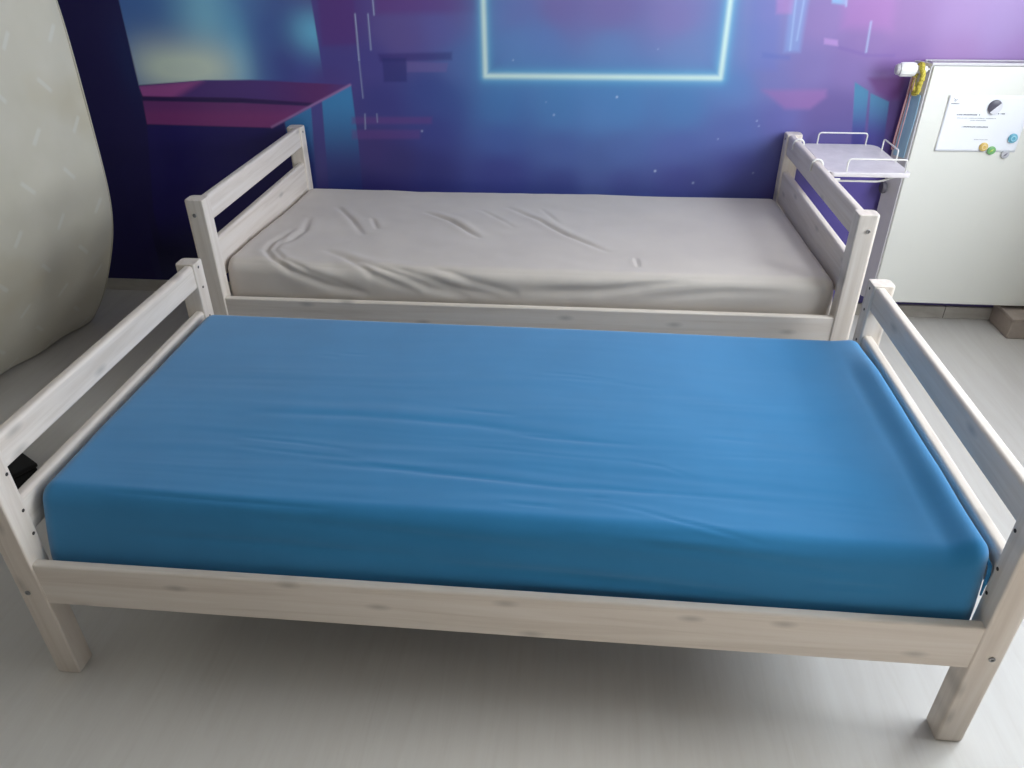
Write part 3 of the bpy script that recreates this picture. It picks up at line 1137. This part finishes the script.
t = NT('cream_radiator_front')
sp = t.n('ShaderNodeSeparateXYZ')
tc = t.n('ShaderNodeTexCoord')
t.l(tc.outputs['Object'], sp.inputs[0])
wv = t.math('SINE', t.math('MULTIPLY', sp.outputs[2], 400))
t.bump(wv, .04, .001)
M_front = t.fin(lin(235, 235, 229), .35, .4)
obj('front_panel', rb(B_(), RX0+.006, RX1-.006, RYF, RYF+.014, RZ0, RZ1-.012, .004, 3), M_front, rad)
obj('back_panel', rb(B_(), RX0+.006, RX1-.006, RYB-.014, RYB, RZ0+.005, RZ1-.014, .004, 3), M_cream, rad)
for xs, sg in ((RX0, -1), (RX1, 1)):
    # the side cover splays out towards the wall
    pl = [(xs-o3.x, .006), (xs-o3.x+sg*.036, RYB-o3.y-.002), (xs-o3.x+sg*.032-sg*.006, RYB-o3.y-.001), (xs-o3.x-sg*.008, .008)]
    bm = prism(B_(), pl, .004, RZ1-RZ0-.004)
    bmesh.ops.recalc_face_normals(bm, faces=bm.faces)
    obj('side_panel', bm, M_radside, rad, False, wn=False)
bm = B_()
rb(bm, RX0, RX1, RYF+.002, RYF+.014, RZ1-.010, RZ1)
rb(bm, RX0, RX1, RYB-.012, RYB, RZ1-.010, RZ1)
k = RX0+.01
while k < RX1-.02:
    rb(bm, k, k+.006, RYF+.010, RYB-.008, RZ1-.009, RZ1-.002, 0)
    k += .013
obj('top_grille', bm, M_radside, rad)
for x in (RX0+.12, RX1-.16):
    obj('wall_bracket', rb(B_(), x, x+.04, RYB-.001, Y1-.0005, RZ0+.1, RZ1-.1, .002), M_cream, rad)
# thermostat head sticking out to the left, on a short valve body
zt, yt = 1.052, 2.062
th = obj('thermostat', lathe(B_(), [(.010, .0), (.0125, -.004), (.014, -.040), (.0235, -.046), (.0245, -.054), (.0240, -.094), (.0225, -.100), (.019, -.1025)], 'x', 28,
                             (0-.005, yt-o3.y, zt-o3.z)), M_white_pl, rad)
obj('cap', lathe(B_(), [(.0195, -.1030), (.0200, -.108), (.0165, -.114), (.010, -.116)], 'x', 28, (-.005, yt-o3.y, zt-o3.z)), M_grey_pl, th)
bm = B_()
for i in range(12):
    a = 2*PI*i/12
    tube(bm, [(-.060, yt-o3.y+.0243*math.cos(a), zt-o3.z+.0243*math.sin(a)), (-.100, yt-o3.y+.0238*math.cos(a), zt-o3.z+.0238*math.sin(a))], .0014, 6)
obj('grip_rib', bm, M_white_pl, th)
obj('valve_body', lathe(B_(), [(.013, .0005), (.013, -.006), (.009, -.010)], 'x', 20, (.0, yt-o3.y, zt-o3.z)), M_steel, rad)
obj('side_plug', lathe(B_(), [(.022, -.0002), (.024, -.006), (.022, -.016), (.015, -.020)], 'x', 24, (-.034, 2.100-o3.y, .594-o3.z)), M_rubber, rad)
obj('pipe', tube(B_(), [(.02, .04, .01), (.02, .04, -.03), (.02, .07, -.055), (.02, .09, -.06)], .008, 10), M_cream, rad)


# ------------------------------------------------------------------ certificate and magnets on the radiator
def paper():
    x0, x1, z0, z1 = 2.577, 2.876, .760, .968
    p = thing('certificate', 'white landscape certificate sheet held by magnets on the radiator front', 'paper', (x0, RYF, z0))
    W, H = x1-x0, z1-z0
    nx, nz = 30, 20
    V = []
    for k in range(nz+1):
        for i in range(nx+1):
            a, b = i/nx, k/nz
            curl = .004*(1-a)**3*b**2+.0035*(1-b)**4*(1-a)
            V.append((a*W, -.0012-curl, b*H+.010*a*0))
    F = [(k*(nx+1)+i, k*(nx+1)+i+1, (k+1)*(nx+1)+i+1, (k+1)*(nx+1)+i) for k in range(nz) for i in range(nx)]
    o = obj_np('sheet', V, F, plain('white_paper', lin(244, 246, 254), .6, var=.005), p)
    m = o.modifiers.new('thickness', 'SOLIDIFY')
    m.thickness = .0006
    ink = plain('grey_ink', lin(120, 122, 134), .7)
    rnd = random.Random(3)

    def words(xc, z, length, h, ch=.004):
        bm = B_()
        x = xc-length/2
        while x < xc+length/2:
            w = ch*rnd.uniform(.5, 1.0)
            if rnd.random() > .12:
                box(bm, x, x+w*.8, -.0024, -.0018, z, z+h*rnd.uniform(.7, 1))
            x += w
        obj('printed_line', bm, ink, p, False, wn=False)
    words(.086, .135, .082, .0045)
    words(.205, .140, .024, .0045)
    words(.120, .124, .140, .0016)
    words(.128, .116, .060, .0014)
    words(.122, .091, .098, .004)
    words(.160, .045, .050, .0014)
    words(.055, .034, .03, .0012)
    bm = B_()
    for a, b in (((.024, .186), (.032, .194)), ((.026, .190), (.018, .196)), ((.026, .186), (.020, .188))):
        tube(bm, [(a[0], -.0048, a[1]), (b[0], -.0046, b[1])], .0007, 5)
    bm2 = bm
    x = .012
    while x < .040:
        w = rnd.uniform(.0018, .003)
        box(bm2, x, x+w*.75, -.0052, -.0044, .176, .176+rnd.uniform(.002, .003))
        x += w
    obj('printed_emblem', bm2, ink, p, False, wn=False)


paper()


def magnet(name, label, x, z, rx, rz, h, mat, mat2, motif):
    y0 = RYF-.0022
    m = thing(name, label, 'magnet', (x, y0, z), 0, 'magnets on the radiator')
    bm = lathe(B_(), [(1, 0), (1.02, -.25*h/.006*.006), (.96, -h*.75), (.7, -h), (.2, -h*1.04)], 'y', 28)
    for v in bm.verts:
        v.co.x *= rx
        v.co.z *= rz
    bmesh.ops.recalc_face_normals(bm, faces=bm.faces)
    obj('body', bm, mat, m)
    bm = B_()
    if motif == 'ring':
        tube(bm, [(rx*.5*math.cos(a), -h*1.02, rz*.5*math.sin(a)) for a in [2*PI*i/20 for i in range(20)]], rx*.14, 6, True)
        obj('ring', bm, mat2, m)
    elif motif == 'leaf':
        tube(bm, [(-rx*.45, -h*1.0, -rz*.35), (-rx*.1, -h*1.1, 0), (rx*.35, -h*1.0, rz*.4)], .002, 6, rad=[.001, rx*.24, .001])
        obj('motif', bm, mat2, m)
    else:
        # pale half of the two-tone disc, split along the slant
        pts = [(rx*.99*math.cos(a), rz*.99*math.sin(a)) for a in np.linspace(math.radians(-130), math.radians(40), 16)]
        prism(bm, pts, 0, .0012)
        bmesh.ops.transform(bm, matrix=Matrix(((1, 0, 0, 0), (0, 0, -1, -h*.98), (0, 1, 0, 0), (0, 0, 0, 1))), verts=bm.verts)
        bmesh.ops.recalc_face_normals(bm, faces=bm.faces)
        obj('pale_half', bm, mat2, m)
    return m


magnet('round_magnet', 'large round magnet, half dark grey and half white, on the certificate', *(2.750, 0.927), .024, .025, .008,
       plain('dark_grey_enamel', lin(86, 84, 98), .3), plain('white_enamel', lin(226, 226, 234), .4), 'half')
magnet('round_magnet', 'pale blue round magnet at the lower right of the certificate', *(2.851, 0.813), .0165, .0175, .008,
       plain('sky_blue_enamel', lin(110, 180, 206), .35), plain('light_blue_enamel', lin(160, 214, 232), .35), 'ring')
magnet('round_magnet', 'yellow round magnet overlapping the green magnet', *(2.754, 0.779), .0155, .0165, .009,
       plain('amber_enamel', lin(222, 190, 110), .35), plain('cream_yellow_enamel', lin(244, 220, 160), .35), 'ring')
magnet('round_magnet', 'green round magnet right beside the yellow magnet', *(2.787, 0.766), .0155, .0155, .007,
       plain('leaf_green_enamel', lin(120, 182, 118), .35), plain('lime_enamel', lin(190, 216, 110), .35), 'leaf')
magnet('round_magnet', 'pale grey round magnet just below the certificate edge', *(2.842, 0.752), .0145, .0155, .007,
       plain('pale_grey_enamel', lin(196, 196, 204), .35), plain('mid_grey_enamel', lin(128, 126, 138), .35), 'leaf')


# ------------------------------------------------------------------ things hung on the thermostat
def scrunchie():
    s = thing('hair_tie', 'fuzzy yellow hair tie looped over the radiator thermostat', 'hair tie', (2.4560, 2.062, 1.018))
    bm = B_()
    rnd = random.Random(2)
    n = 150
    pts, rad_ = [], []
    for i in range(n):
        a = 2*PI*i/n
        pts.append((.002*math.sin(a*5), .036*math.cos(a), .050*math.sin(a)))
        rad_.append(.0085*(1+.10*math.sin(a*23+1)+.14*rnd.random()))
    tube(bm, pts, .01, 12, True, rad_)
    for v in bm.verts:
        v.co += Vector((rnd.uniform(-1, 1), rnd.uniform(-1, 1), rnd.uniform(-1, 1)))*.0009
    t = NT('yellow_fuzz')
    nn = t.noise(t.coord((220, 220, 220)), 1.0, 2)
    t.bump(nn, .5, .003)
    obj('loop', bm, t.fin(t.ramp(nn, (.35, lin(150, 138, 60)), (.6, lin(222, 206, 92))), .9, .2), s)


scrunchie()

bm = B_()
# flat ribbon hanging down the radiator's side
pts = []
for i in range(25):
    t_ = i/24
    pts.append((2.4795+.002*math.sin(t_*5), .962-.235*t_))
vs = []
for x, z in pts:
    w_ = x-2.4795
    vs.append([bm.verts.new((a+w_, y, z)) for a, y in ((2.4785, 2.052), (2.4765, 2.051), (2.4525, 2.101), (2.4545, 2.102))])
for a, b in zip(vs, vs[1:]):
    for k in range(4):
        bm.faces.new((a[k], a[(k+1) % 4], b[(k+1) % 4], b[k]))
bm.faces.new(vs[0])
bm.faces.new(list(reversed(vs[-1])))
bmesh.ops.recalc_face_normals(bm, faces=bm.faces)
tag(obj('ribbon', bm, fabric('slate_blue_ribbon', lin(150, 190, 216), lin(160, 198, 222)), None), 'slate blue ribbon hanging down the left side of the radiator', 'ribbon')

for k, (dy, dx, c) in enumerate(((0, 0, (176, 128, 130)), (.004, .008, (150, 104, 104)), (-.003, .015, (186, 146, 150)))):
    bm = B_()
    pts = [(2.436+dx*.6, 2.066+dy, 1.024), (2.4315+dx, 2.066+dy, .93), (2.4285+dx*1.1, 2.067+dy*1.5, .84), (2.427+dx*1.2, 2.068+dy, .755)]
    pts = round_path(pts, .04)
    tube(bm, pts, .0022, 6)
    tag(obj('hanging_cord', bm, plain('cord_pink', lin(*c), .8), None),
        ('dusky pink cord hanging under the thermostat, the one nearest the bed', 'brownish cord hanging between two pinker cords under the thermostat',
         'pale pink cord hanging under the thermostat, the one nearest the radiator')[k], 'cord', 'cords hung on the thermostat')

# ------------------------------------------------------------------ low box tucked under the radiator's right part
k = thing('low_box', 'low greyish-brown box on the floor under the right part of the radiator', 'box', (3.11, 2.02, 0))
obj('body', box(B_(), -.062, .08, -.075, .102, 0, .082, .006), M_brown, k)
obj('lid', box(B_(), -.064, .082, -.077, .104, .0825, .094, .003), M_brown, k)
